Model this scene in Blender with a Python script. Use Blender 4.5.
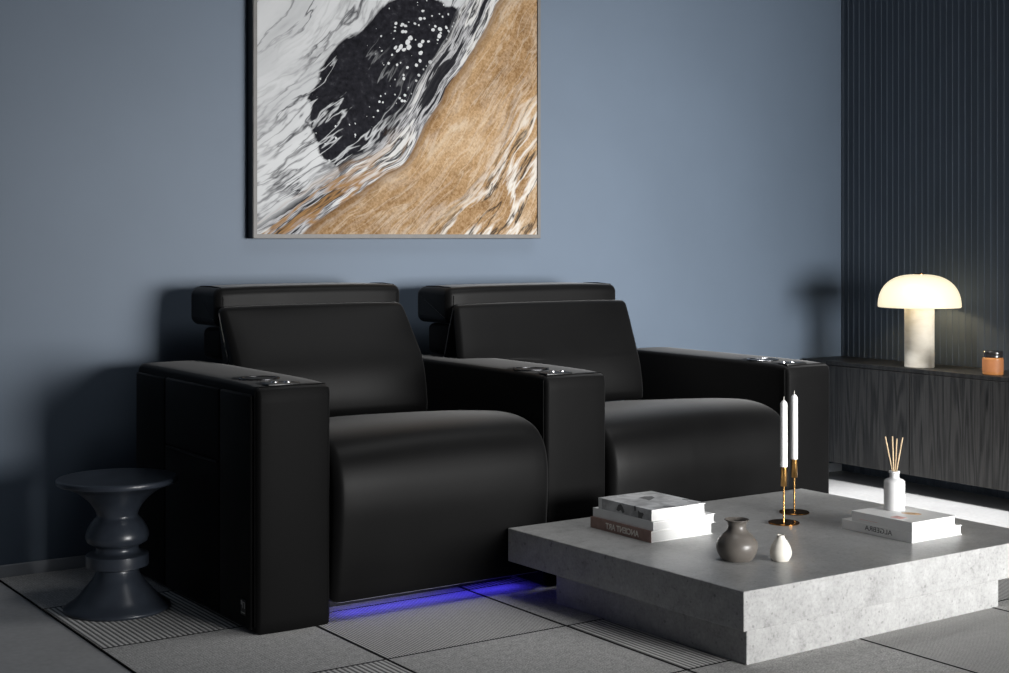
import bpy, bmesh, math, random
from mathutils import Vector, Matrix
from math import sin, cos, pi, radians as R, sqrt

for o in list(bpy.data.objects):
    bpy.data.objects.remove(o, do_unlink=True)
scene = bpy.context.scene
COL = scene.collection
random.seed(4)

# ------------------------------------------------------------------ camera
cam_d = bpy.data.cameras.new('camera')
cam = bpy.data.objects.new('camera', cam_d)
COL.objects.link(cam)
cam.location = (0, 0, 1.10)
cam.rotation_euler = (R(90), 0, -R(34.3824))
cam_d.sensor_fit = 'HORIZONTAL'
cam_d.sensor_width = 36.0
cam_d.lens = 36.0 * 1468.0 / 1009.0
cam_d.shift_x = 0.0
cam_d.shift_y = -98.5 / 1009.0
cam_d.clip_start = 0.05
scene.camera = cam

# ------------------------------------------------------------------ world, light, exposure
W = bpy.data.worlds.new('world')
scene.world = W
W.use_nodes = True
W.node_tree.nodes['Background'].inputs[0].default_value = (0.78, 0.86, 1.0, 1)
W.node_tree.nodes['Background'].inputs[1].default_value = 0.045
scene.view_settings.view_transform = 'Standard'
scene.view_settings.look = 'None'
scene.view_settings.gamma = 1.0
scene.view_settings.use_curve_mapping = False
scene.view_settings.exposure = 0.0


def area(name, loc, target, sx, sy, power, color=(1, 1, 1), spread=180):
    d = bpy.data.lights.new(name, 'AREA')
    d.shape = 'RECTANGLE'
    d.size, d.size_y, d.energy, d.color = sx, sy, power, color
    d.spread = R(spread)
    o = bpy.data.objects.new(name, d)
    COL.objects.link(o)
    o.location = loc
    o.rotation_euler = (Vector(target) - Vector(loc)).to_track_quat('-Z', 'Y').to_euler()
    return o


# daylight of the tall window behind and to the right of the viewer
area('window_daylight', (4.6, -2.2, 1.0), (3.85, 4.8, 0.85), 3.3, 1.6, 100, (1.0, 0.995, 0.985), 55)
# soft light of the ceiling above the seating
area('ceiling_light', (3.2, 3.35, 2.7), (2.9, 4.2, .5), 2.0, .8, 7, (1.0, 1.0, 1.0), 80)
# added spot with no known fixture, brightens the floor in front of the sideboard
sd = bpy.data.lights.new('added_floor_spot', 'SPOT')
sd.energy, sd.spot_size, sd.spot_blend, sd.shadow_soft_size = 700, R(35), 0.6, 0.32
so = bpy.data.objects.new('added_floor_spot', sd)
COL.objects.link(so)
so.location = (3.75, 4.05, 2.65)
so.rotation_euler = (Vector((4.60, 4.0, 0)) - Vector(so.location)).to_track_quat('-Z', 'Y').to_euler()


# ------------------------------------------------------------------ material helpers
class NT:
    def __init__(s, name, col=(.5, .5, .5), rough=.5, metal=0, spec=.5):
        s.m = bpy.data.materials.new(name)
        s.m.use_nodes = True
        s.t = s.m.node_tree
        s.b = s.t.nodes['Principled BSDF']
        s.b.inputs['Base Color'].default_value = (*col, 1)
        s.b.inputs['Roughness'].default_value = rough
        s.b.inputs['Metallic'].default_value = metal
        s.b.inputs['Specular IOR Level'].default_value = spec

    def n(s, typ, **kw):
        nd = s.t.nodes.new(typ)
        for k, v in kw.items():
            setattr(nd, k, v)
        return nd

    def put(s, sock, v):
        if isinstance(v, (int, float)):
            sock.default_value = v
        elif isinstance(v, (tuple, list)):
            sock.default_value = v
        else:
            s.t.links.new(v, sock)

    def math(s, op, a, b=0.0, c=None, clamp=False):
        nd = s.n('ShaderNodeMath', operation=op, use_clamp=clamp)
        s.put(nd.inputs[0], a)
        s.put(nd.inputs[1], b)
        if c is not None:
            s.put(nd.inputs[2], c)
        return nd.outputs[0]

    def coord(s, kind='Object', scale=(1, 1, 1), rot=(0, 0, 0), loc=(0, 0, 0)):
        tc = s.n('ShaderNodeTexCoord')
        mp = s.n('ShaderNodeMapping')
        mp.inputs['Scale'].default_value = scale
        mp.inputs['Rotation'].default_value = rot
        mp.inputs['Location'].default_value = loc
        s.t.links.new(tc.outputs[kind], mp.inputs[0])
        return mp.outputs[0]

    def noise(s, vec, scale=5, detail=4, rough=.5, dist=0.0, out=0):
        nd = s.n('ShaderNodeTexNoise')
        s.put(nd.inputs['Vector'], vec)
        nd.inputs['Scale'].default_value = scale
        nd.inputs['Detail'].default_value = detail
        nd.inputs['Roughness'].default_value = rough
        nd.inputs['Distortion'].default_value = dist
        return nd.outputs[out]

    def ramp(s, fac, stops, interp='LINEAR'):
        nd = s.n('ShaderNodeValToRGB')
        nd.color_ramp.interpolation = interp
        el = nd.color_ramp.elements
        while len(el) < len(stops):
            el.new(0.5)
        for e, (p, c) in zip(el, stops):
            e.position = p
            e.color = (c, c, c, 1) if isinstance(c, (int, float)) else (*c, 1)
        s.put(nd.inputs[0], fac)
        return nd.outputs[0]

    def mix(s, f, a, b, blend='MIX'):
        nd = s.n('ShaderNodeMix', data_type='RGBA', blend_type=blend)
        s.put(nd.inputs[0], f)
        for i, v in ((6, a), (7, b)):
            if isinstance(v, tuple):
                nd.inputs[i].default_value = (*v, 1)
            else:
                s.t.links.new(v, nd.inputs[i])
        return nd.outputs[2]

    def sep(s, vec):
        nd = s.n('ShaderNodeSeparateXYZ')
        s.put(nd.inputs[0], vec)
        return nd.outputs

    def base(s, c):
        s.put(s.b.inputs['Base Color'], c)

    def bump(s, h, strength=.2, dist=.01):
        nd = s.n('ShaderNodeBump')
        nd.inputs['Strength'].default_value = strength
        nd.inputs['Distance'].default_value = dist
        s.put(nd.inputs['Height'], h)
        s.t.links.new(nd.outputs[0], s.b.inputs['Normal'])


MAT = {}


def simple(name, col, rough=.5, metal=0, spec=.5, var=.12, vscale=30):
    a = NT(name, col, rough, metal, spec)
    n = a.noise(a.coord(), vscale, 3)
    lo = tuple(c * (1 - var) for c in col)
    hi = tuple(min(1, c * (1 + var)) for c in col)
    a.base(a.ramp(n, [(.3, lo), (.7, hi)]))
    MAT[name] = a.m
    return a


# --- painted plaster
a = NT('wall_paint', rough=.55, spec=.35)
n = a.noise(a.coord(), 1.6, 5, .55)
a.base(a.ramp(n, [(.3, (.086, .115, .156)), (.7, (.095, .127, .172))]))
a.bump(a.noise(a.coord(), 160, 2), .03, .002)
MAT['wall'] = a.m
a = NT('slat_paint', rough=.6, spec=.25)
n = a.noise(a.coord(scale=(6, 6, .4)), 3, 3)
a.base(a.ramp(n, [(.3, (.072, .090, .114)), (.7, (.088, .109, .138))]))
MAT['slat'] = a.m
simple('skirting', (.32, .34, .37), .5, 0, .4, .05)

# --- light stone floor
a = NT('floor_stone', rough=.5, spec=.3)
v = a.coord()
n = a.noise(v, 3.5, 8, .6)
n2 = a.noise(v, 60, 3, .5)
c = a.ramp(n, [(.3, (.40, .40, .40)), (.7, (.50, .50, .50))])
c = a.mix(.25, c, a.ramp(n2, [(.3, (.34, .34, .34)), (.7, (.58, .58, .58))]))
a.base(c)
MAT['floor'] = a.m

# --- carpet of ribbed and plain tiles (0.586 x 0.52 m), dark seams
TX0, TW, TY0, TH = 1.325, 0.5855, 4.366, 0.514
a = NT('woven_carpet', rough=.95, spec=.08)
v = a.coord()
x, y, z = a.sep(v)[0:3]
ux = a.math('DIVIDE', a.math('SUBTRACT', x, TX0), TW)
uy = a.math('DIVIDE', a.math('SUBTRACT', y, TY0 - 10 * TH), TH)
ix, iy = a.math('FLOOR', ux), a.math('FLOOR', uy)
fx, fy = a.math('SUBTRACT', ux, ix), a.math('SUBTRACT', uy, iy)
par = a.math('MODULO', a.math('ADD', a.math('ADD', ix, iy), 1.0), 2)
odd = a.math('MODULO', ix, 2)
ribs = a.math('SINE', a.math('MULTIPLY', x, a.math('MULTIPLY_ADD', odd, 2 * pi / .0088 - 2 * pi / .0152, 2 * pi / .0152)))
ribs = a.math('ADD', a.math('MULTIPLY', ribs, .5), .5)
fine = a.math('SINE', a.math('MULTIPLY', x, 2 * pi / .009))
fine = a.math('ADD', a.math('MULTIPLY', fine, .5), .5)
pile = a.noise(v, 210, 3, .7)
blot = a.noise(v, 45, 3, .6)
ribc = a.ramp(ribs, [(.30, (.06, .06, .06)), (.55, (.78, .77, .75))])
plc = a.ramp(pile, [(.36, (.22, .22, .215)), (.62, (.80, .79, .77))])
plc = a.mix(a.math('MULTIPLY', fine, .3), plc, (.12, .12, .12))
plc = a.mix(.35, plc, a.ramp(blot, [(.35, (.28, .28, .277)), (.65, (.58, .575, .57))]))
ribc = a.mix(.35, ribc, plc)
c = a.mix(par, ribc, plc)
def edge(f, w):
    return a.math('LESS_THAN', a.math('MINIMUM', f, a.math('SUBTRACT', 1.0, f)), w)
seam = a.math('MAXIMUM', edge(fx, .0085), edge(fy, .0075))
c = a.mix(seam, c, (.012, .012, .012))
a.base(c)
h = a.math('ADD', a.math('MULTIPLY', ribs, a.math('SUBTRACT', 1.0, par)), a.math('MULTIPLY', pile, .7))
a.bump(a.math('MULTIPLY', h, a.math('SUBTRACT', 1.0, seam)), .5, .004)
MAT['carpet'] = a.m
simple('carpet_edge', (.02, .02, .02), .9, 0, .1)

# --- leather
def leather(name, col, rough, sp_, sheen):
    a = NT(name, col, rough, 0, sp_)
    v = a.coord()
    vo = a.n('ShaderNodeTexVoronoi')
    a.put(vo.inputs['Vector'], v)
    vo.inputs['Scale'].default_value = 240
    a.b.inputs['Sheen Weight'].default_value = sheen
    a.b.inputs['Sheen Roughness'].default_value = .35
    big = a.noise(v, 4, 3)
    a.put(a.b.inputs['Roughness'], a.math('ADD', a.math('MULTIPLY', big, .10), rough - .05))
    a.base(a.ramp(big, [(.3, tuple(q * .85 for q in col)), (.7, tuple(q * 1.15 for q in col))]))
    a.bump(vo.outputs[0], .06, .001)
    MAT[name] = a.m
leather('leather', (.0040, .0040, .0041), .45, .085, .15)
leather('leather_arm', (.0042, .0042, .0043), .50, .04, .12)
simple('black_plastic', (.012, .012, .012), .35)
simple('chrome', (.75, .75, .76), .18, 1)
a = NT('steel_ring', (.10, .10, .105), .25, 1)
n = a.noise(a.coord(), 60, 2)
a.base(a.ramp(n, [(.3, (.09, .09, .095)), (.7, (.13, .13, .135))]))
MAT['ring'] = a.m
a = NT('blue_light', (.01, .01, .05), .4)
a.b.inputs['Emission Color'].default_value = (.07, .05, 1.0, 1)
a.b.inputs['Emission Strength'].default_value = 4.2
n = a.noise(a.coord(), 30, 2)
a.base(a.ramp(n, [(.3, (.01, .01, .05)), (.7, (.02, .02, .07))]))
MAT['led'] = a.m

# --- concrete
a = NT('concrete', rough=.4, spec=.22)
v = a.coord()
big = a.noise(v, 5, 8, .62, .2)
mid = a.noise(v, 24, 7, .72, .3)
vo = a.n('ShaderNodeTexVoronoi')
a.put(vo.inputs['Vector'], v)
vo.inputs['Scale'].default_value = 30
pits = a.math('LESS_THAN', a.math('ADD', vo.outputs[0], a.math('MULTIPLY', mid, .30)), .255)
fineg = a.noise(v, 120, 4, .7)
c = a.ramp(big, [(.30, (.23, .23, .228)), (.5, (.335, .335, .33)), (.70, (.43, .43, .425))])
c = a.mix(.55, c, a.ramp(mid, [(.32, (.13, .13, .13)), (.43, (.31, .31, .305)), (.56, (.38, .38, .375)), (.68, (.52, .52, .515))]))
c = a.mix(.30, c, a.ramp(fineg, [(.32, (.14, .14, .14)), (.45, (.36, .36, .355)), (.68, (.52, .52, .515))]))
c = a.mix(a.math('MULTIPLY', pits, .42), c, (.11, .11, .11))
a.base(c)
a.put(a.b.inputs['Roughness'], a.math('ADD', a.math('MULTIPLY', mid, .25), .22))
a.bump(a.math('SUBTRACT', mid, a.math('MULTIPLY', pits, .5)), .08, .003)
MAT['concrete'] = a.m

# --- black-stained oak
def wood(name, k=1.0):
    a = NT(name, rough=.42, spec=.35)
    v = a.coord(scale=(1, 5.0, .28))
    warp = a.noise(v, 2.2, 2, .5)
    w = a.math('SINE', a.math('MULTIPLY', warp, 70))
    w = a.math('ADD', a.math('MULTIPLY', w, .5), .5)
    fib = a.noise(a.coord(scale=(1, 22, .5)), 12, 4, .6)
    c = a.ramp(w, [(.1, (.006 * k, .006 * k, .006 * k)), (.8, (.062 * k, .060 * k, .058 * k))])
    c = a.mix(.5, c, a.ramp(fib, [(.35, (.010 * k, .010 * k, .010 * k)), (.65, (.070 * k, .068 * k, .066 * k))]))
    a.base(c)
    a.bump(a.math('ADD', w, fib), .08, .002)
    MAT[name] = a.m
wood('wood', .52)
wood('wood_dark', .4)

# --- small things
a = NT('stool_lacquer', (.030, .038, .052), .30, 0, .5)
n = a.noise(a.coord(), 18, 3)
a.base(a.ramp(n, [(.3, (.022, .027, .037)), (.7, (.029, .036, .048))]))
a.put(a.b.inputs['Roughness'], a.math('ADD', a.math('MULTIPLY', n, .08), .26))
MAT['lacquer'] = a.m
a = NT('brass', rough=.24, metal=1)
n = a.noise(a.coord(), 40, 3)
a.base(a.ramp(n, [(.3, (.62, .33, .10)), (.7, (.74, .42, .15))]))
MAT['brass'] = a.m
a = NT('dark_brass', rough=.16, metal=1)
n = a.noise(a.coord(), 40, 3)
a.base(a.ramp(n, [(.3, (.30, .13, .03)), (.7, (.42, .20, .06))]))
MAT['bronze'] = a.m
a = simple('candle_wax', (.86, .86, .85), .5, 0, .4, .02)
a.b.inputs['Subsurface Weight'].default_value = .15
a.b.inputs['Subsurface Radius'].default_value = (.01, .01, .01)
simple('wick', (.75, .72, .66), .8)
simple('grey_ceramic', (.118, .106, .094), .36, 0, .5, .12, 25)
simple('cream_ceramic', (.74, .71, .64), .55, 0, .4, .06, 40)
simple('white_ceramic', (.70, .70, .70), .5, 0, .4, .04, 40)
simple('reed', (.62, .47, .30), .75, 0, .2, .2, 90)
simple('reed_tip', (.74, .66, .52), .75, 0, .2, .2, 90)
simple('white_cover', (.87, .87, .86), .45, 0, .4, .03, 20)
simple('brown_cover', (.36, .235, .20), .55, 0, .3, .12, 60)
simple('grey_ink', (.16, .16, .16), .6, 0, .2, .1)
simple('cream_ink', (.85, .80, .73), .6, 0, .2, .05)
simple('pale_ink', (.60, .60, .59), .6, 0, .2, .05)
simple('pink_ink', (.80, .48, .44), .6, 0, .2, .2, 60)
simple('tan_ink', (.62, .40, .22), .6, 0, .2, .3, 60)
a = NT('paper_edges', rough=.8, spec=.2)
z = a.sep(a.coord())[2]
w = a.math('ADD', a.math('MULTIPLY', a.math('SINE', a.math('MULTIPLY', z, 2 * pi / .0022)), .5), .5)
a.base(a.ramp(w, [(0, (.56, .56, .55)), (.6, (.72, .72, .71))]))
MAT['paper'] = a.m
# printed grey photograph on the top book's jacket
a = NT('printed_cover', rough=.4, spec=.45)
v = a.coord()
n = a.noise(v, 16, 5, .6, .6)
n2 = a.noise(a.coord(loc=(3, 1, 2)), 11, 3, .6, .8)
c = a.ramp(n, [(.35, (.34, .34, .34)), (.5, (.52, .52, .52)), (.62, (.70, .70, .70))])
c = a.mix(a.math('GREATER_THAN', n2, .63), c, (.12, .12, .12))
a.base(c)
MAT['print'] = a.m
# lamp
a = NT('glowing_glass', (.9, .88, .80), .3)
n = a.noise(a.coord(), 6, 2)
a.base(a.ramp(n, [(.3, (.40, .38, .31)), (.7, (.43, .41, .34))]))
lw = a.n('ShaderNodeLayerWeight')
a.b.inputs['Emission Color'].default_value = (1.0, .87, .58, 1)
a.b.inputs['Emission Strength'].default_value = .80
MAT['lampglass'] = a.m
a = NT('travertine', rough=.6, spec=.3)
v = a.coord(scale=(1, 1, 2.5))
n = a.noise(v, 14, 6, .6, .5)
a.base(a.ramp(n, [(.3, (.56, .52, .44)), (.5, (.64, .60, .52)), (.7, (.69, .65, .57))]))
a.bump(n, .15, .004)
MAT['travertine'] = a.m
a = NT('amber_glass', (.62, .25, .08), .12, 0, .5)
n = a.noise(a.coord(), 20, 3)
a.base(a.ramp(n, [(.3, (.55, .22, .07)), (.7, (.68, .30, .11))]))
a.b.inputs['Transmission Weight'].default_value = .25
a.b.inputs['IOR'].default_value = 1.45
MAT['amber'] = a.m
simple('jar_label', (.37, .145, .055), .55, 0, .3, .08, 50)
simple('dark_lid', (.022, .020, .020), .2, 0, .6)

# --- poured marbled canvas: white and grey, black pool, gold field (metre coordinates from lower left corner)
S = 1.256
a = NT('marbled_canvas', rough=.7, spec=.06)
tc = a.n('ShaderNodeTexCoord')
v0 = a.n('ShaderNodeVectorMath', operation='SCALE')
a.t.links.new(tc.outputs['Object'], v0.inputs[0])
v0.inputs['Scale'].default_value = 1 / S
vv = v0.outputs[0]
def warped(vec, amp, scale, detail=3, off=0.0):
    o = a.n('ShaderNodeVectorMath', operation='ADD')
    a.put(o.inputs[0], vec)
    o.inputs[1].default_value = (off, off * .7, off * 1.3)
    nz = a.noise(o.outputs[0], scale, detail, .5, 0, 1)
    sb = a.n('ShaderNodeVectorMath', operation='SUBTRACT')
    a.put(sb.inputs[0], nz)
    sb.inputs[1].default_value = (.5, .5, .5)
    sc = a.n('ShaderNodeVectorMath', operation='SCALE')
    a.put(sc.inputs[0], sb.outputs[0])
    sc.inputs['Scale'].default_value = amp
    ad = a.n('ShaderNodeVectorMath', operation='ADD')
    a.put(ad.inputs[0], vec)
    a.put(ad.inputs[1], sc.outputs[0])
    return ad.outputs[0]
w1 = warped(vv, .11, 2.6, 2)
w2 = warped(w1, .022, 9, 3, 5.0)
def lin(vec, p, q):          # signed distance to the line p->q, positive on its right-hand side
    X, _, Z = a.sep(vec)[0:3]
    dx, dz = q[0] - p[0], q[1] - p[1]
    L = sqrt(dx * dx + dz * dz)
    nx, nz = dz / L, -dx / L
    return a.math('ADD', a.math('MULTIPLY', X, nx), a.math('MULTIPLY_ADD', Z, nz, -(p[0] * nx + p[1] * nz)))
f1 = lin(w2, (.53, .275), (.86, .765))
f2 = lin(w2, (.14, 0.0), (.55, .275))
f = a.n('ShaderNodeMath', operation='SMOOTH_MAX')
a.put(f.inputs[0], f1); a.put(f.inputs[1], f2); f.inputs[2].default_value = .10
f = f.outputs[0]
g = lin(w2, (0, 0), (.85, -.53))     # runs along the strands
def flow(kf, kg, scale, detail=4, off=0.0, rough=.55, dist=0.0):
    cb_ = a.n('ShaderNodeCombineXYZ')
    a.put(cb_.inputs[0], a.math('MULTIPLY', f, kf))
    a.put(cb_.inputs[1], a.math('MULTIPLY', g, kg))
    cb_.inputs[2].default_value = off
    return a.noise(cb_.outputs[0], scale, detail, rough, dist)
def ridge(nz, c0, w):                # thin line where the noise crosses c0
    return a.math('SUBTRACT', 1.0, a.math('DIVIDE', a.math('ABSOLUTE', a.math('SUBTRACT', nz, c0)), w), clamp=True)
nA = flow(1, .16, 17, 4, 0.0)
nB = flow(1, .16, 17, 4, 3.7)
nC = flow(1, .22, 7, 5, 8.1, .6)
nD = flow(1, .12, 30, 3, 12.3)
# white field with grey and black veins
cw = a.ramp(nC, [(.28, (.30, .30, .32)), (.38, (.56, .57, .59)), (.55, (.68, .69, .71)), (.8, (.73, .74, .76))])
dens = a.math('MULTIPLY', a.math('ADD', f, .52), 2.6, clamp=True)
vm = a.ramp(a.noise(w1, 3.2, 2), [(.44, .05), (.56, 1)])
cw = a.mix(a.math('MULTIPLY', ridge(nC, .47, .018), a.math('MULTIPLY', vm, .9)), cw, (.05, .05, .06))
cw = a.mix(a.math('MULTIPLY', ridge(nA, .52, .030), a.math('MULTIPLY', dens, vm)), cw, (.025, .025, .03))
cw = a.mix(a.math('MULTIPLY', ridge(nB, .45, .035), a.math('MULTIPLY', dens, .7)), cw, (.07, .07, .08))
# marbled border strip
nE = flow(1, .10, 34, 4, 30.0)
cs = a.ramp(nE, [(.36, (.012, .012, .016)), (.43, (.03, .03, .035)), (.47, (.52, .52, .54)), (.52, (.10, .10, .11)), (.55, (.62, .62, .63)), (.60, (.70, .69, .68)), (.64, (.02, .02, .024)), (.70, (.5, .5, .51))])
lowm = a.ramp(a.sep(vv)[2], [(.16, 1), (.34, 0)])
cs = a.mix(a.math('MULTIPLY', lowm, ridge(nD, .50, .07)), cs, (.34, .19, .08))
fs = a.math('MULTIPLY', a.math('ADD', f, .115), 30, clamp=True)
# black pool, an oval stretched along the diagonal
bx = lin(w2, (.465, .465), (1.465, 1.465))      # across
by = lin(w2, (.465, .465), (1.465, -.535))      # along
e = a.math('ADD', a.math('POWER', a.math('DIVIDE', a.math('ABSOLUTE', bx), .205), 2.0), a.math('POWER', a.math('DIVIDE', a.math('ABSOLUTE', by), .325), 3.0))
e = a.math('ADD', e, a.math('MULTIPLY', a.math('SUBTRACT', nA, .5), .7))
pool = a.math('MULTIPLY', a.math('SUBTRACT', 1.0, e), 14, clamp=True)
cb = a.ramp(a.noise(w2, 60, 4, .65), [(.35, (.006, .006, .009)), (.6, (.018, .018, .024)), (.8, (.07, .07, .08))])
vo = a.n('ShaderNodeTexVoronoi')
a.put(vo.inputs['Vector'], w2); vo.inputs['Scale'].default_value = 50
ds = a.n('ShaderNodeVectorMath', operation='DISTANCE')
a.put(ds.inputs[0], vv); ds.inputs[1].default_value = (.53, 0, .59)
dthr = a.math('MULTIPLY', a.math('MULTIPLY_ADD', ds.outputs['Value'], -5.5, 1.0), a.math('MULTIPLY', a.noise(vv, 40, 1), .95))
dots = a.math('LESS_THAN', vo.outputs[0], a.math('MAXIMUM', a.math('MULTIPLY_ADD', a.noise(vv, 9, 2), 1.1, -.50), dthr))
cb = a.mix(dots, cb, (.66, .67, .69))
upper = a.math('MULTIPLY', a.math('ADD', a.math('MULTIPLY', by, 1.0), .06), 5, clamp=True)
cb = a.mix(a.math('MULTIPLY', ridge(nB, .5, .022), upper), cb, (.55, .56, .58))
# gold field
nG = flow(1, .30, 9, 8, 21.0, .62, .3)
gg = a.noise(vv, 150, 2, .7)
cg = a.ramp(nG, [(.32, (.16, .078, .025)), (.44, (.32, .18, .075)), (.53, (.45, .285, .145)), (.66, (.66, .52, .37))])
low = a.ramp(a.sep(vv)[2], [(.05, 1), (.28, 0)])
cg = a.mix(a.math('MULTIPLY', low, .45), cg, (.20, .105, .04))
cg = a.mix(.28, cg, a.ramp(gg, [(.35, (.12, .06, .02)), (.65, (.74, .55, .36))]))
gz = a.ramp(f, [(.0, .25), (.10, .05), (.24, .25), (.31, 1), (.44, 1), (.60, .6)])
cg = a.mix(a.math('MULTIPLY', ridge(nB, .50, .05), gz), cg, (.72, .69, .65))
cg = a.mix(a.math('MULTIPLY', ridge(nA, .47, .028), gz), cg, (.035, .028, .025))
cg = a.mix(a.math('MULTIPLY', ridge(nD, .5, .03), .35), cg, (.70, .60, .48))
# compose
c = a.mix(pool, cw, cb)
c = a.mix(fs, c, cs)
rim = a.math('MULTIPLY', a.math('ADD', f, .004), 160, clamp=True)
cg = a.mix(a.ramp(f, [(.0, .75), (.035, .0)]), cg, (.13, .062, .022))
c = a.mix(rim, c, cg)
c = a.mix(1.0, c, (.70, .70, .69), 'MULTIPLY')
a.base(c)
a.bump(gg, .08, .002)
MAT['canvas'] = a.m
simple('frame_metal', (.115, .11, .105), .5, .0, .4, .08)
simple('frame_black', (.012, .012, .013), .5, 0, .4)
simple('brushed_tag', (.55, .55, .55), .35, .3)


# ------------------------------------------------------------------ mesh helpers
def link(name, bm, mat, parent=None, smooth=True, angle=35, loc=None, kind=None):
    me = bpy.data.meshes.new(name)
    bmesh.ops.recalc_face_normals(bm, faces=bm.faces)
    bm.to_mesh(me)
    bm.free()
    o = bpy.data.objects.new(name, me)
    COL.objects.link(o)
    me.materials.append(MAT[mat])
    if smooth:
        for p in me.polygons:
            p.use_smooth = True
        me.set_sharp_from_angle(angle=R(angle))
    if parent:
        o.parent = parent
    if loc:
        o.location = loc
    if kind:
        o['kind'] = kind
    return o


def empty(name, loc, rz=0):
    o = bpy.data.objects.new(name, None)
    o.empty_display_size = .1
    COL.objects.link(o)
    o.location = loc
    o.rotation_euler = (0, 0, rz)
    return o


def tag(o, label, cat, group=None):
    o['label'] = label
    o['category'] = cat
    if group:
        o['group'] = group
    return o


def box(bm, x0, x1, y0, y1, z0, z1, r=0, seg=3):
    t = bmesh.new()
    bmesh.ops.create_cube(t, size=1)
    for v in t.verts:
        v.co = Vector(((x0 + x1) / 2 + v.co.x * (x1 - x0), (y0 + y1) / 2 + v.co.y * (y1 - y0), (z0 + z1) / 2 + v.co.z * (z1 - z0)))
    if r:
        bmesh.ops.bevel(t, geom=t.edges[:], offset=r, segments=seg, profile=.5, affect='EDGES', clamp_overlap=True)
    merge(bm, t)


def merge(bm, t, mat=None):
    me = bpy.data.meshes.new('tmp')
    if mat is not None:
        t.transform(mat)
    t.to_mesh(me)
    t.free()
    bm.from_mesh(me)
    bpy.data.meshes.remove(me)


def rbox(name, mat, parent, x0, x1, y0, y1, z0, z1, r=0, seg=3, **k):
    bm = bmesh.new()
    box(bm, x0, x1, y0, y1, z0, z1, r, seg)
    return link(name, bm, mat, parent, **k)


def lathe(prof, seg=64, cap=True):
    """prof: list of (radius, z); closed with caps when the ends have a radius"""
    bm = bmesh.new()
    rings = []
    for r, z in prof:
        if r < 1e-6:
            rings.append([bm.verts.new((0, 0, z))])
        else:
            rings.append([bm.verts.new((r * cos(2 * pi * i / seg), r * sin(2 * pi * i / seg), z)) for i in range(seg)])
    for A_, B_ in zip(rings, rings[1:]):
        for i in range(seg):
            j = (i + 1) % seg
            if len(A_) == 1 and len(B_) == 1:
                continue
            if len(A_) == 1:
                bm.faces.new((A_[0], B_[j], B_[i]))
            elif len(B_) == 1:
                bm.faces.new((A_[i], A_[j], B_[0]))
            else:
                bm.faces.new((A_[i], A_[j], B_[j], B_[i]))
    if cap:
        for rg in (rings[0], rings[-1]):
            if len(rg) > 1:
                bm.faces.new(rg)
    return bm


def smooth_prof(pts, n=6):
    """Catmull-Rom through the profile points"""
    out = []
    P = [pts[0]] + list(pts) + [pts[-1]]
    for i in range(1, len(P) - 2):
        p0, p1, p2, p3 = P[i - 1:i + 3]
        for k in range(n):
            t = k / n
            out.append(tuple(.5 * ((2 * b) + (c - a_) * t + (2 * a_ - 5 * b + 4 * c - d) * t * t + (-a_ + 3 * b - 3 * c + d) * t ** 3)
                             for a_, b, c, d in zip(p0, p1, p2, p3)))
    out.append(tuple(pts[-1]))
    return out


def resample(poly, n):
    L = [0]
    P = poly + [poly[0]]
    for p, q in zip(P, P[1:]):
        L.append(L[-1] + math.dist(p, q))
    out = []
    k = 0
    for i in range(n):
        s = L[-1] * i / n
        while L[k + 1] < s:
            k += 1
        t = (s - L[k]) / max(1e-9, L[k + 1] - L[k])
        out.append(tuple(a_ + (b - a_) * t for a_, b in zip(P[k], P[k + 1])))
    return out


def cushion(poly, xr, edge=.025, n=110, nx=14, bulge=None, cut=True):
    """upholstered block: closed (y,z) outline swept in x, rounded ends.
    xr(z) -> (x0,x1); bulge(t,y,z) -> (dy,dz) with t in -1..1 over the width"""
    poly = resample(poly, n)
    m = len(poly)
    # inward normals
    area2 = sum(poly[i][0] * poly[(i + 1) % m][1] - poly[(i + 1) % m][0] * poly[i][1] for i in range(m))
    sg = 1 if area2 > 0 else -1
    nor = []
    for i in range(m):
        p, q = poly[(i - 2) % m], poly[(i + 2) % m]
        dy, dz = q[0] - p[0], q[1] - p[1]
        l = math.hypot(dy, dz) or 1
        nor.append((-dz / l * sg, dy / l * sg))
    st = []
    for k in range(6):                       # quarter-round at the ends
        th = pi / 2 * k / 5
        st.append((edge * (1 - sin(th)), edge * (1 - cos(th)), 0))
    bm = bmesh.new()
    rows = []
    stations = []
    for k in range(6):
        th = pi / 2 * k / 5
        stations.append((0, edge * (1 - sin(th)), edge * (1 - cos(th)) ))
    # (side, inset, distance from end)
    seq = [('L', i, d) for _, i, d in stations] + [('M', 0, j / nx) for j in range(1, nx)] + [('R', i, d) for _, i, d in reversed(stations)]
    for side, ins, d in seq:
        row = []
        for (y, z), (ny, nz) in zip(poly, nor):
            x0, x1 = xr(z)
            if side == 'L':
                x = x0 + d
            elif side == 'R':
                x = x1 - d
            else:
                x = x0 + edge + (x1 - x0 - 2 * edge) * d
            yy, zz = y + ny * ins, z + nz * ins
            if bulge:
                t = (2 * x - x0 - x1) / (x1 - x0)
                by_, bz_ = bulge(t, y, z)
                yy += by_
                zz += bz_
            row.append(bm.verts.new((x, yy, zz)))
        rows.append(row)
    for A_, B_ in zip(rows, rows[1:]):
        for i in range(m):
            j = (i + 1) % m
            bm.faces.new((A_[i], A_[j], B_[j], B_[i]))
    bm.faces.new(rows[0])
    bm.faces.new(rows[-1])
    return bm


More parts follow.
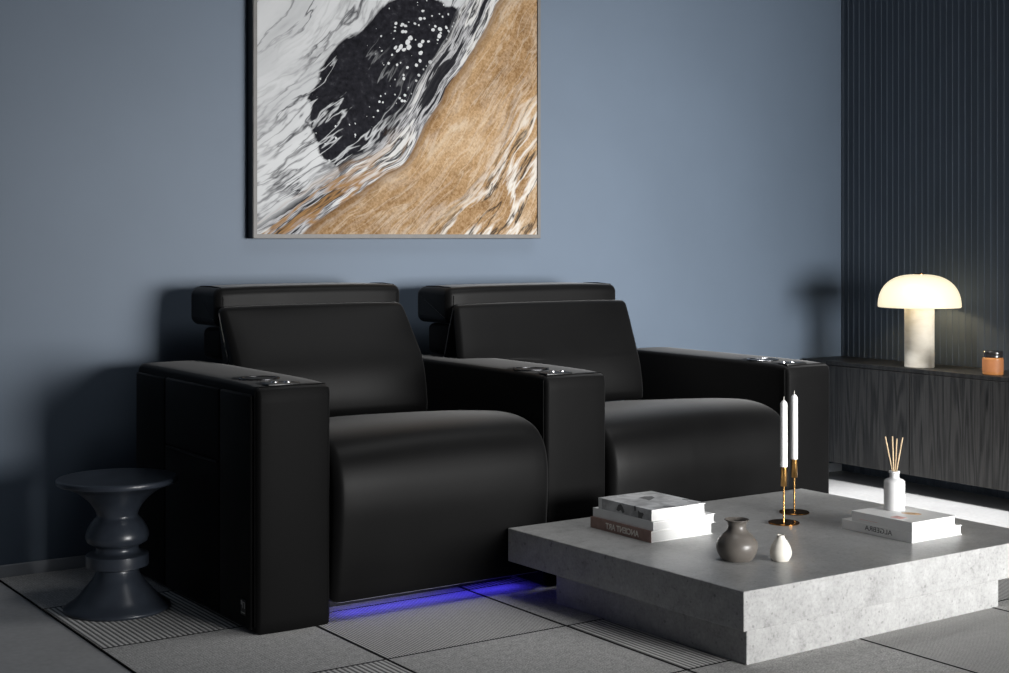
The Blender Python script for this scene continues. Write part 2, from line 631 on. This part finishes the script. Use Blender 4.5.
def tube(bm, pts, rad, seg=8):
    """tube through points with a radius each"""
    rows = []
    for i, p in enumerate(pts):
        p = Vector(p)
        d = (Vector(pts[min(i + 1, len(pts) - 1)]) - Vector(pts[max(i - 1, 0)])).normalized()
        u = d.orthogonal().normalized()
        w = d.cross(u)
        r = rad[i] if isinstance(rad, (list, tuple)) else rad
        rows.append([bm.verts.new(p + (u * cos(2 * pi * k / seg) + w * sin(2 * pi * k / seg)) * r) for k in range(seg)])
    for A_, B_ in zip(rows, rows[1:]):
        for k in range(seg):
            j = (k + 1) % seg
            bm.faces.new((A_[k], A_[j], B_[j], B_[k]))
    bm.faces.new(rows[0])
    bm.faces.new(rows[-1])


def lettering(name, text, mat, parent, size, matrix, width=None, extrude=.0004, mirror=True, offset=.0):
    """mesh lettering; local x is the reading direction before mirroring, centred on the origin"""
    cu = bpy.data.curves.new('tmp_text', 'FONT')
    cu.body = text
    cu.size = size
    cu.extrude = extrude
    cu.offset = offset
    cu.align_x = 'CENTER'
    cu.align_y = 'CENTER'
    to = bpy.data.objects.new('tmp_text', cu)
    COL.objects.link(to)
    dg = bpy.context.evaluated_depsgraph_get()
    dg.update()
    me = bpy.data.meshes.new_from_object(to.evaluated_get(dg))
    bm = bmesh.new()
    bm.from_mesh(me)
    bpy.data.objects.remove(to)
    bpy.data.curves.remove(cu)
    bpy.data.meshes.remove(me)
    xs = [v.co.x for v in bm.verts]
    w0 = max(xs) - min(xs)
    cx = (max(xs) + min(xs)) / 2
    ys = [v.co.y for v in bm.verts]
    cy = (max(ys) + min(ys)) / 2
    k = (width / w0) if width else 1
    for v in bm.verts:
        v.co.x = (v.co.x - cx) * k * (-1 if mirror else 1)
        v.co.y -= cy
    bm.transform(matrix)
    return link(name, bm, mat, parent, smooth=False)


# ------------------------------------------------------------------ room
YW, XR, FL = 4.856, 5.261, -.0045
bm = bmesh.new(); box(bm, -1.5, XR + .12, -3.2, YW + .12, -.12, FL)
link('floor', bm, 'floor', smooth=False, kind='structure')
bm = bmesh.new(); box(bm, -1.5, XR + .12, YW, YW + .12, FL, 2.75)
link('wall_back', bm, 'wall', smooth=False, kind='structure')
bm = bmesh.new()
box(bm, XR + .0022, XR + .12, .6, YW, FL, 2.75)
pitch = .0335
yy = YW - .004
while yy > .7:
    box(bm, XR, XR + .006, yy - .008, yy, FL, 2.75)
    yy -= pitch
link('wall_right', bm, 'slat', smooth=False, kind='structure')
bm = bmesh.new()
box(bm, -1.5, XR - .005, YW - .012, YW, FL, .038, .003, 2)
link('baseboard_back', bm, 'skirting', smooth=False, kind='structure')

# carpet
bm = bmesh.new()
box(bm, TX0, TX0 + 5 * TW, TY0 - 6 * TH, YW - .014, FL, 0, .0015, 2)
rug = link('rug', bm, 'carpet', smooth=False)
tag(rug, 'grey carpet of ribbed and plain tiles with dark seams under sofa and table', 'carpet')

# ------------------------------------------------------------------ sofa
FZ = 0.0
sofa = empty('reclining_sofa', (2.85, 3.742, FZ))
tag(sofa, 'black leather two-seat reclining sofa with three broad arms and blue floor glow', 'sofa')
inv = Matrix.Translation((-2.85, -3.742, -FZ))


def sp(name, bm, mat, parent=sofa, **k):
    """sofa part given in room coordinates"""
    bm.transform(inv)
    return link(name, bm, mat, parent, **k)


YF, YB = 3.732, 4.660


def disc(bm, c, r, z0, z1, seg=40, rin=None, bev=.0012):
    prof = [(rin or 0, z0), (r, z0), (r, z1 - bev), (r - bev, z1)] + ([(rin + bev, z1), (rin, z1 - bev), (rin, z0)] if rin else [(0, z1)])
    t = lathe(prof, seg, cap=False)
    merge(bm, t, Matrix.Translation(c))


def armrest(x0, x1, h, buttons, cup, outer):
    # upholstered arm: outline in (y,z): slightly crowned top that dips at the front edge
    r = .022
    pts = [(YB, FZ), (YF + .004, FZ)]
    for k in range(7):
        th = pi / 2 * k / 6
        pts.append((YF + r * (1 - cos(th)), h - .006 - r * (1 - sin(th))))
    pts += [(YF + .09, h - .002), (YF + .25, h), (YB - .2, h)]
    for k in range(7):
        th = pi / 2 * k / 6
        pts.append((YB - .03 * (1 - sin(th)), h - .03 * (1 - cos(th))))
    bm = cushion(pts, lambda z: (x0, x1), edge=.013, n=160, nx=6,
                 bulge=lambda t, y, z: ((-.006 * (1 - t * t) if y < YF + .02 else 0), (.003 * (1 - t * t) if z > h - .03 else 0)))
    arm = sp('armrest', bm, 'leather_arm')
    # cup holder: rim ring and dark well
    bm = bmesh.new()
    disc(bm, (cup[0], cup[1], h), .059, .002, .0055, 56, .049)
    ch = sp('cup_holder', bm, 'ring', arm)
    bm = bmesh.new()
    disc(bm, (cup[0], cup[1], h), .0495, .0015, .0036, 48)
    sp('cup_well', bm, 'black_plastic', ch)
    bm = bmesh.new()
    box(bm, cup[0] - .05, cup[0] + .05, YF + .018, YF + .066, h - .006, h + .0032, .004, 2)
    cp = sp('control_panel', bm, 'black_plastic', arm)
    for b in buttons:
        bm = bmesh.new()
        disc(bm, (b[0], b[1], h), .0105, .002, .0065, 28, bev=.003)
        sp('button', bm, 'chrome', arm)
    # welt along the front face seam
    bm = bmesh.new()
    pw = [(x0 - .0005, YF + .016, FZ + .02), (x0 - .0005, YF + .016, h - .02), (x0 + .012, YF + .016, h - .005), (x1 - .012, YF + .016, h - .005), (x1 + .0005, YF + .016, h - .02), (x1 + .0005, YF + .016, FZ + .02)]
    tube(bm, pw, .0022, 8)
    sp('welt', bm, 'leather_arm', arm)
    if outer:
        # side upholstery: rear panel, pocket panel and front wrap, with seams between
        for (ya, yb, za, zb, nm) in ((4.397, 4.645, FZ + .012, h - .028, 'rear_panel'), (3.975, 4.391, FZ + .012, .452, 'pocket'), (3.975, 4.391, .456, h - .026, 'side_panel'), (YF + .024, 3.969, FZ + .012, h - .026, 'front_panel')):
            bm = bmesh.new()
            box(bm, x0 - .010, x0 + .004, ya, yb, za, zb, .006, 3)
            sp(nm, bm, 'leather_arm', arm)
        bm = bmesh.new()
        tube(bm, [(x0 - .010, 3.985, .450), (x0 - .012, 4.18, .449), (x0 - .010, 4.38, .452)], .0035, 8)
        sp('pocket_edge', bm, 'leather', arm)
    return arm


armL = armrest(1.727, 1.955, .690, [(1.800, 3.778), (1.832, 3.762)], (1.818, 3.916), True)
armM = armrest(2.714, 2.954, .669, [(2.778, 3.788), (2.808, 3.778)], (2.780, 3.908), False)
armR = armrest(3.773, 3.990, .649, [(3.808, 3.786), (3.842, 3.778)], (3.838, 3.925), False)
# small metal maker's tag on the outer arm
bm = bmesh.new()
box(bm, 1.7135, 1.7175, 3.783, 3.815, .046, .090, .0012, 2)
tg = sp('maker_tag', bm, 'black_plastic', armL)
bm = bmesh.new()
box(bm, 1.7128, 1.7140, 3.804, 3.811, .074, .086)
box(bm, 1.7128, 1.7140, 3.786, 3.801, .0815, .0835)
box(bm, 1.7128, 1.7140, 3.786, 3.789, .066, .0835)
box(bm, 1.7128, 1.7140, 3.798, 3.801, .066, .0835)
box(bm, 1.7128, 1.7140, 3.786, 3.811, .052, .0545)
sp('tag_mark', bm, 'brushed_tag', tg, smooth=False)


def sstep(a_, b_, v):
    t = min(1, max(0, (v - a_) / (b_ - a_)))
    return t * t * (3 - 2 * t)


def seat(x0, x1, zt):
    k = zt - .533
    pts = [(4.42, .06), (3.735, .052)]
    pts += smooth_prof([(3.728, .075), (3.716, .16), (3.708, .26), (3.704, .34 + k * .5), (3.709, .41 + k), (3.730, .468 + k), (3.775, .508 + k), (3.85, .530 + k), (3.95, .535 + k), (4.12, .522 + k), (4.30, .500 + k), (4.42, .49 + k)], 6)
    bm = cushion(pts, lambda z: (x0, x1), edge=.028, n=150, nx=16,
                 bulge=lambda t, y, z: (-.010 * (1 - t ** 4) * sstep(3.95, 3.75, y) * sstep(.06, .35, z), .012 * (1 - t * t) * sstep(.40 + k, .52 + k, z)))
    return sp('seat', bm, 'leather')


seat(1.957, 2.712, .533)
seat(2.957, 3.770, .508)


def back(xm0, xb0, xb1, xt0, xt1, zt, zlow, zarm, xs0, xs1):
    zs = zt - .872
    pts = [(4.49, zlow), (4.345, zlow)]
    pts += smooth_prof([(4.342, zlow + .03), (4.352, .60 + zs), (4.375, .68 + zs), (4.425, .78 + zs), (4.462, .850 + zs), (4.478, .868 + zs), (4.496, .872 + zs)], 5)
    pts += [(4.505, .868 + zs), (4.507, .80 + zs)]

    def xr(z):
        t = min(1, max(0, (z - (zarm + .008)) / (zt - zarm)))
        xl = xb0 if z < zarm - .012 else xm0 + (xt0 - xm0) * t
        return xl, xb1 + (xt1 - xb1) * t

    def bul(t, y, z):
        w = max(0, 1 - t ** 4)
        s = max(0, sin(pi * min(1, max(0, (z - zlow) / (zt - zlow))))) ** .7
        return (-.022 * w * s * sstep(4.49, 4.45, y), .004 * w * sstep(zt - .05, zt, z))
    bm = cushion(pts, xr, edge=.022, n=150, nx=16, bulge=bul)
    sp('backrest', bm, 'leather')
    # padded shell behind the cushion
    bm = bmesh.new()
    box(bm, xs0, xs1, 4.513, 4.672, zarm + .004, zt - .072, .022, 4)
    sp('back_shell', bm, 'leather_arm')


back(1.950, 1.958, 2.658, 1.938, 2.630, .873, .50, .690, 1.958, 2.640)
back(2.805, 2.962, 3.625, 2.850, 3.645, .857, .485, .669, 2.846, 3.655)


def headrest(x0, x1, z0, z1):
    pts = []
    y0, y1 = 4.512, 4.742
    for cy, cz, a0, r in ((y0 + .028, z1 - .028, 90, .028), (y0 + .02, z0 + .02, 180, .02), (y1 - .03, z0 + .03, 270, .03), (y1 - .032, z1 - .032, 0, .032)):
        for k in range(7):
            th = R(a0 + 90 * k / 6)
            pts.append((cy + r * cos(th), cz + r * sin(th)))
    bm = cushion(pts, lambda z: (x0, x1), edge=.026, n=90, nx=12,
                 bulge=lambda t, y, z: (-.006 * (1 - t ** 4) if y < 4.56 else 0, .006 * (1 - t ** 4) if z > z1 - .04 else 0))
    h = sp('headrest', bm, 'leather')
    for x in (x0 + .024, x1 - .024):
        bm = bmesh.new()
        tube(bm, [(x, y0 + .0005, z0 + .03), (x, y0 - .0005, z1 - .03), (x, y0 + .02, z1 + .0005), (x, y0 + .10, z1 + .004), (x, y1 - .04, z1 + .001)], .0022, 8)
        sp('welt', bm, 'leather_arm', h)
    for x in (x0 + .2, x1 - .2):
        bm = bmesh.new()
        box(bm, x - .02, x + .02, 4.60, 4.612, z0 - .06, z0 + .02, .003, 2)
        sp('bracket', bm, 'black_plastic', h)


headrest(1.940, 2.646, .806, .934)
headrest(2.838, 3.628, .786, .918)

for xa, xb in ((1.962, 2.706), (2.960, 3.765)):
    bm = bmesh.new()
    box(bm, xa + .05, xb - .05, 3.80, 3.83, .042, .0505, .002, 2)
    sp('light_strip', bm, 'led')
    # recessed base frame that carries the mechanism
    bm = bmesh.new()
    box(bm, xa + .01, xb - .01, 3.90, 4.45, FZ, .058, .004, 2)
    sp('base_frame', bm, 'black_plastic')

# ------------------------------------------------------------------ coffee table
tb = empty('coffee_table', (3.165, 3.175, FZ), 0)
tag(tb, 'low square grey concrete coffee table with recessed plinth in front of sofa', 'table')
def slab(name, pts, z0, z1):
    bm = bmesh.new()
    lo_ = [bm.verts.new((p[0] - 3.165, p[1] - 3.175, z0)) for p in pts]
    hi_ = [bm.verts.new((p[0] - 3.165, p[1] - 3.175, z1)) for p in pts]
    bm.faces.new(lo_[::-1]); bm.faces.new(hi_)
    for q in range(4):
        bm.faces.new((lo_[q], lo_[(q + 1) % 4], hi_[(q + 1) % 4], hi_[q]))
    bmesh.ops.bevel(bm, geom=bm.edges[:], offset=.0022, segments=2, profile=.5, affect='EDGES')
    return link(name, bm, 'concrete', tb, smooth=False)


slab('tabletop', [(2.574, 2.699), (3.812, 2.692), (3.808, 3.702), (2.546, 3.702)], .1115, .2125)
slab('plinth', [(2.648, 2.766), (3.692, 2.784), (3.690, 3.560), (2.622, 3.556)], 0, .112)
TZ = FZ + .2125

# ------------------------------------------------------------------ stool
st = lathe(smooth_prof([(0, 0), (.147, 0)], 2) + smooth_prof([(.150, .003), (.151, .008), (.147, .013)], 3) +
           smooth_prof([(.139, .018), (.118, .034), (.093, .062), (.072, .088), (.061, .108), (.058, .117)], 5) +
           smooth_prof([(.066, .121), (.086, .126), (.0885, .131), (.0885, .155), (.086, .161), (.066, .167), (.060, .175), (.061, .184), (.070, .189)], 4) +
           smooth_prof([(.085, .198), (.0895, .212), (.086, .230), (.073, .254), (.060, .268)], 6) +
           smooth_prof([(.0575, .274), (.064, .292), (.083, .318), (.116, .345), (.150, .361), (.166, .366)], 6) +
           smooth_prof([(.1705, .369), (.1715, .376), (.1695, .381), (.160, .383), (.120, .380), (.06, .3775), (0, .377)], 4), 96)
st.transform(Matrix.Scale(1.02, 4, (0, 0, 1)) @ Matrix.Scale(1.03, 4, (1, 0, 0)) @ Matrix.Scale(1.03, 4, (0, 1, 0)))
stool = link('stool', st, 'lacquer', angle=50)
stool.location = (1.513, 4.247, FZ)
tag(stool, 'dark blue-grey lacquered turned stool standing left of the sofa', 'stool')

# ------------------------------------------------------------------ painting
px0, px1, pz0, pz1, pd = 2.208, 3.464, 1.100, 2.356, .052
art = empty('painting', (px0, YW, pz0))
tag(art, 'large framed abstract painting of marbled white, black and gold above sofa', 'painting')
bm = bmesh.new(); box(bm, .010, S - .010, -.046, -.030, .010, S - .010)
link('canvas', bm, 'canvas', art, smooth=False)
fw = .014
bm = bmesh.new()
box(bm, 0, S, -pd, -.048, 0, fw); box(bm, 0, S, -pd, -.048, S - fw, S)
box(bm, 0, fw, -pd, -.048, fw, S - fw); box(bm, S - fw, S, -pd, -.048, fw, S - fw)
link('frame', bm, 'frame_metal', art, smooth=False)
bm = bmesh.new()
box(bm, -.002, S + .002, -.048, -.002, -.002, fw - .004); box(bm, -.002, S + .002, -.048, -.002, S - fw + .004, S + .002)
box(bm, -.002, fw - .004, -.048, -.002, fw - .004, S - fw + .004); box(bm, S - fw + .004, S + .002, -.048, -.002, fw - .004, S - fw + .004)
box(bm, fw - .004, S - fw + .004, -.030, -.022, fw - .004, S - fw + .004)
link('frame_side', bm, 'frame_black', art, smooth=False)

# ------------------------------------------------------------------ sideboard
XF, CZ0, CZ1 = 4.985, .084, .541
sb = empty('sideboard', (XF, 3.2, 0))
tag(sb, 'long floating black oak sideboard along the slatted wall, holding the lamp', 'sideboard')
W_ = XR - XF - .005
rbox('body', 'wood_dark', sb, .020, W_, -.62, YW - .014 - 3.2, CZ0, CZ1 - .018, .001, 1, smooth=False)
rbox('worktop', 'wood_dark', sb, 0, W_, -.622, YW - .014 - 3.2, CZ1 - .0175, CZ1, .0015, 2, smooth=False)
ye = YW - .016 - 3.2
for y1, y0 in ((ye, 4.213 - 3.2), (4.209 - 3.2, 3.605 - 3.2), (3.601 - 3.2, 2.997 - 3.2), (2.993 - 3.2, -.62)):
    rbox('door', 'wood', sb, 0, .0195, y0, y1, CZ0, CZ1 - .020, .0012, 2, smooth=False)

# ------------------------------------------------------------------ lamp on the sideboard
lp = empty('table_lamp', (5.068, 4.228, CZ1))
tag(lp, 'glowing mushroom-shaped glass lamp with stone column on the sideboard', 'lamp')
link('base', lathe(smooth_prof([(0, 0), (.0605, 0)], 2) + [(.063, .003), (.063, .255), (.0605, .258), (0, .258)], 64), 'travertine', lp)
dome = [(.162, .2605)]
dome += [(.1735, .2605), (.1750, .264)]
for k in range(1, 23):
    th = pi / 2 * k / 22
    dome.append((.1750 * cos(th) ** .72 if k < 22 else .0, .264 + .138 * sin(th) ** .92))
inner = [(0, .394)]
for k in range(21, 0, -1):
    th = pi / 2 * k / 22
    inner.append((.166 * cos(th) ** .72, .264 + .130 * sin(th) ** .92))
shade = link('lamp_shade', lathe(dome + inner + [(.162, .2605)], 72, cap=False), 'lampglass', lp)
link('finial', lathe([(0, .400), (.022, .400), (.022, .4038), (.0195, .4055), (0, .4058)], 40), 'bronze', lp)
link('bulb_holder', lathe([(0, .2582), (.030, .2582), (.030, .28), (.024, .286), (.024, .32), (0, .322)], 32), 'brass', lp)
ld = bpy.data.lights.new('lamp_glow', 'POINT')
ld.energy, ld.color, ld.shadow_soft_size = 2.4, (1, .78, .46), .03
lo = bpy.data.objects.new('lamp_glow', ld)
COL.objects.link(lo)
lo.location = (0, 0, .352)
lo.parent = lp

# ------------------------------------------------------------------ candle jar on the sideboard
cj = empty('candle_jar', (5.040, 3.828, CZ1))
tag(cj, 'small amber glass candle jar with dark lid at right end of the sideboard', 'candle')
link('jar', lathe([(0, 0), (.037, 0), (.0405, .003), (.0415, .008), (.0415, .068), (.038, .071), (0, .071)], 48), 'amber', cj)
link('jar_label', lathe([(.0410, .014), (.0421, .0145), (.0421, .0625), (.0410, .063)], 48, cap=False), 'jar_label', cj)
link('lid', lathe([(0, .0712), (.0375, .0712), (.0395, .073), (.0395, .083), (.0385, .085), (.0405, .087), (.0405, .094), (.038, .097), (0, .0975)], 48), 'dark_lid', cj)

# ------------------------------------------------------------------ candlesticks
def candlestick(x, y, hstem, hhold, hc, lab1, lab2):
    c = empty('candlestick', (x, y, TZ))
    tag(c, lab1, 'candlestick', 'brass candlesticks on the coffee table')
    link('base', lathe([(0, 0), (.0475, 0), (.0485, .001), (.0485, .003), (.0475, .004), (0, .0042)], 64), 'bronze', c)
    link('stem', lathe([(0, .004), (.0038, .004), (.0027, .008), (.0027, hstem), (0, hstem)], 20), 'brass', c)
    link('socket', lathe([(0, hstem - .001), (.0085, hstem - .001), (.0098, hstem + .001), (.0098, hstem + hhold), (.0088, hstem + hhold + .0005), (.0088, hstem + hhold - .006), (0, hstem + hhold - .006)], 32), 'brass', c)
    z0 = hstem + hhold + .0008
    cd = empty('candle', (x, y, TZ + z0))
    tag(cd, lab2, 'candle', 'white taper candles on the coffee table')
    # foot of the candle sits in the socket
    link('wax', lathe([(0, -.0065), (.0084, -.0065), (.0084, 0), (.0113, .0008), (.0112, hc * .5), (.0108, hc - .012)] + smooth_prof([(.0104, hc - .010), (.007, hc - .004), (.002, hc), (0, hc + .0003)], 4), 32), 'candle_wax', cd, angle=60)
    bm = bmesh.new(); tube(bm, [(0, 0, hc - .001), (.0004, 0, hc + .006), (.0012, 0, hc + .011)], [.0011, .001, .0007], 8)
    link('wick', bm, 'wick', cd)


candlestick(3.298, 3.280, .116, .058, .208, 'brass disc-foot candlestick, the nearer of the two on the table, behind cream vase', 'white taper candle in the nearer, left brass candlestick')
candlestick(3.4515, 3.386, .115, .057, .210, 'brass disc-foot candlestick, the farther of the two on the table', 'white taper candle in the farther, right brass candlestick')

# ------------------------------------------------------------------ vases
v1 = lathe([(0, 0), (.036, 0)] + smooth_prof([(.040, .001), (.050, .016), (.0555, .034), (.0535, .050), (.043, .066), (.031, .077), (.0252, .088), (.0245, .098), (.028, .106), (.0335, .110), (.0325, .112)], 6) +
           smooth_prof([(.0305, .1112), (.022, .098), (.022, .088), (.030, .074), (.04, .06), (.046, .04), (.04, .012), (0, .008)], 4), 72)
v1.transform(Matrix.Scale(1.03, 4, (1, 0, 0)) @ Matrix.Scale(1.03, 4, (0, 1, 0)))
v1o = link('vase', v1, 'grey_ceramic', angle=60)
v1o.location = (2.817, 2.981, TZ)
tag(v1o, 'round dark grey ceramic vase with flared rim on the coffee table', 'vase')
v2 = lathe([(0, 0), (.018, 0)] + smooth_prof([(.021, .001), (.0275, .012), (.0298, .024), (.0265, .040), (.0185, .054), (.0118, .063), (.0105, .0685), (.0112, .0715)], 6) +
           smooth_prof([(.0095, .0718), (.0085, .066), (.012, .056), (.02, .042), (.024, .024), (0, .006)], 4), 64)
v2o = link('vase', v2, 'cream_ceramic', angle=60)
v2o.location = (2.906, 2.902, TZ)
tag(v2o, 'tiny cream ceramic bud vase beside the dark grey vase', 'vase')

# ------------------------------------------------------------------ books
def book(name, x0, x1, y0, y1, z0, h, cover, label, spine_cover=None, over=.003, group=None, ct=.0022):
    """spine on the -x side, page ends towards -y; origin at centre of base"""
    cx, cy = (x0 + x1) / 2, (y0 + y1) / 2
    b = empty('book', (cx, cy, z0))
    tag(b, label, 'book', group)
    X0, X1, Y0, Y1 = x0 - cx, x1 - cx, y0 - cy, y1 - cy
    bm = bmesh.new()
    box(bm, X0, X1, Y0, Y1, 0, ct, .0006, 1)
    box(bm, X0, X1, Y0, Y1, h - ct, h, .0006, 1)
    box(bm, X0, X0 + ct, Y0, Y1, ct * .8, h - ct * .8, .0005, 1)
    link('cover', bm, cover, b, smooth=False)
    rbox('pages', 'paper', b, X0 + ct, X1 - over, Y0 + over, Y1 - over, ct, h - ct, smooth=False)
    return b


stack = 'art books stacked on the left of the table'
b1 = book('book', 2.764, 3.003, 3.283, 3.570, TZ, .0335, 'white_cover', 'brown-spined book reading ANCIENT ART mirrored, bottom of the left stack', group=stack)
b2 = book('book', 2.768, 3.009, 3.279, 3.565, TZ + .0338, .0270, 'white_cover', 'plain white book in the middle of the left stack', group=stack)
b3 = book('book', 2.770, 2.980, 3.288, 3.540, TZ + .0611, .0330, 'white_cover', 'grey-jacketed book on top of the left stack', group=stack)
# brown jacket on the bottom book's spine
bm = bmesh.new(); box(bm, -.1209, -.1192, -.1436, .1436, .0002, .0333)
box(bm, -.1205, .1195, -.1432, .1432, .0333, .0337)
link('jacket', bm, 'brown_cover', b1, smooth=False)['label'] = 'brown jacket'


def side_mat(x, y, z):
    """text plane facing -x, text upright"""
    return Matrix.Translation((x, y, z)) @ Matrix(((0, 0, -1, 0), (-1, 0, 0, 0), (0, 1, 0, 0), (0, 0, 0, 1)))


lettering('title', 'ANCIENT ART', 'cream_ink', b1, .025, side_mat(-.1211, -.010, .0168), width=.156, offset=.0006)
# printed jacket of the top book
bm = bmesh.new()
box(bm, -.1055, .104, -.1255, .1255, .0330, .0335)
box(bm, -.1057, -.1049, -.1255, .108, .0015, .0333)
link('jacket', bm, 'print', b3, smooth=False)['label'] = 'grey printed jacket'
bm = bmesh.new()
t = bmesh.new()
pts = [(.020, .030), (.052, .040), (.074, .030), (.066, .008), (.040, -.010), (.018, -.022), (.026, .004)]
vs = [t.verts.new((p[0] - .03, p[1] + .02, .0336)) for p in pts]
fc = t.faces.new(vs)
ex = bmesh.ops.extrude_face_region(t, geom=[fc])
for g in ex['geom']:
    if isinstance(g, bmesh.types.BMVert):
        g.co.z += .0003
merge(bm, t)
link('cover_print', bm, 'grey_ink', b3, smooth=False)
bm = bmesh.new()
pts = [(.050, .010), (.040, .026), (.028, .030), (.018, .022), (.010, .008), (.020, .004), (.028, .012), (.040, .006)]
t = bmesh.new()
vs = [t.verts.new((-.1058, p[0] - .012, p[1])) for p in pts]
fc = t.faces.new(vs)
ex = bmesh.ops.extrude_face_region(t, geom=[fc])
for g in ex['geom']:
    if isinstance(g, bmesh.types.BMVert):
        g.co.x -= .0003
merge(bm, t)
link('cover_print', bm, 'grey_ink', b3, smooth=False)

sr = 'white books under the reed diffuser'
b4 = book('book', 3.388, 3.612, 2.853, 3.124, TZ, .0290, 'white_cover', 'white book reading ALGEBRA mirrored on its spine, lower of the right pair', group=sr)
b5 = book('book', 3.390, 3.586, 2.8545, 3.086, TZ + .0293, .0300, 'white_cover', 'slimmer white book lying on the ALGEBRA book under the diffuser', group=sr)
lettering('title', 'ALGEBRA', 'grey_ink', b4, .021, side_mat(-.1123, -.009, .0170), width=.105)
bm = bmesh.new(); box(bm, -.0984, -.0978, .015, .085, .0085, .0095)
link('spine_line', bm, 'pink_ink', b5, smooth=False)
bm = bmesh.new()
t = lathe([(0, .0300), (.030, .0300), (.030, .0303), (0, .0303)], 24)
t.transform(Matrix.Scale(.55, 4, (1, 0, 0)))
merge(bm, t, Matrix.Translation((.012, -.020, 0)) @ Matrix.Rotation(.5, 4, 'Z'))
link('cover_spot', bm, 'tan_ink', b5, smooth=False)
bm = bmesh.new(); box(bm, -.084, -.050, -.058, -.020, .0300, .0303)
link('cover_panel', bm, 'pink_ink', b5, smooth=False)
T5 = TZ + .0593 + .0004

# ------------------------------------------------------------------ reed diffuser
rd = empty('reed_diffuser', (3.507, 3.021, T5))
tag(rd, 'white bottle reed diffuser standing on the two white books', 'diffuser')
link('bottle', lathe([(0, 0), (.029, 0), (.0315, .003), (.0315, .083)] + smooth_prof([(.0305, .088), (.025, .093), (.0165, .0965)], 4) + [(.0145, .099), (.0145, .111), (.0165, .1125), (.0165, .1165), (.0155, .118), (.011, .118), (.0105, .10), (.02, .085), (.028, .075), (.028, .006), (0, .005)], 56), 'white_ceramic', rd)
# four reeds fanned in the image plane direction (camera right = (0.825, -0.565))
ux, uy = .825, -.565
for tip, ft, hh, dd in ((-.027, -.006, .222, .004), (-.0075, -.003, .224, -.005), (.0085, .003, .216, .005), (.024, .006, .220, -.003)):
    bm = bmesh.new()
    bot = (-ft * .8 * ux, -ft * .8 * uy, .02)
    # straight reed through the bottle mouth at ft
    mouth = Vector((ft * ux + dd * .3 * .565, ft * uy + dd * .3 * .825, .118))
    top = Vector((tip * ux + dd * .565, tip * uy + dd * .825, hh))
    d = (top - mouth).normalized()
    low = mouth - d * .085
    tube(bm, [low, mouth, top], .0021, 10)
    link('reed', bm, 'reed', rd)
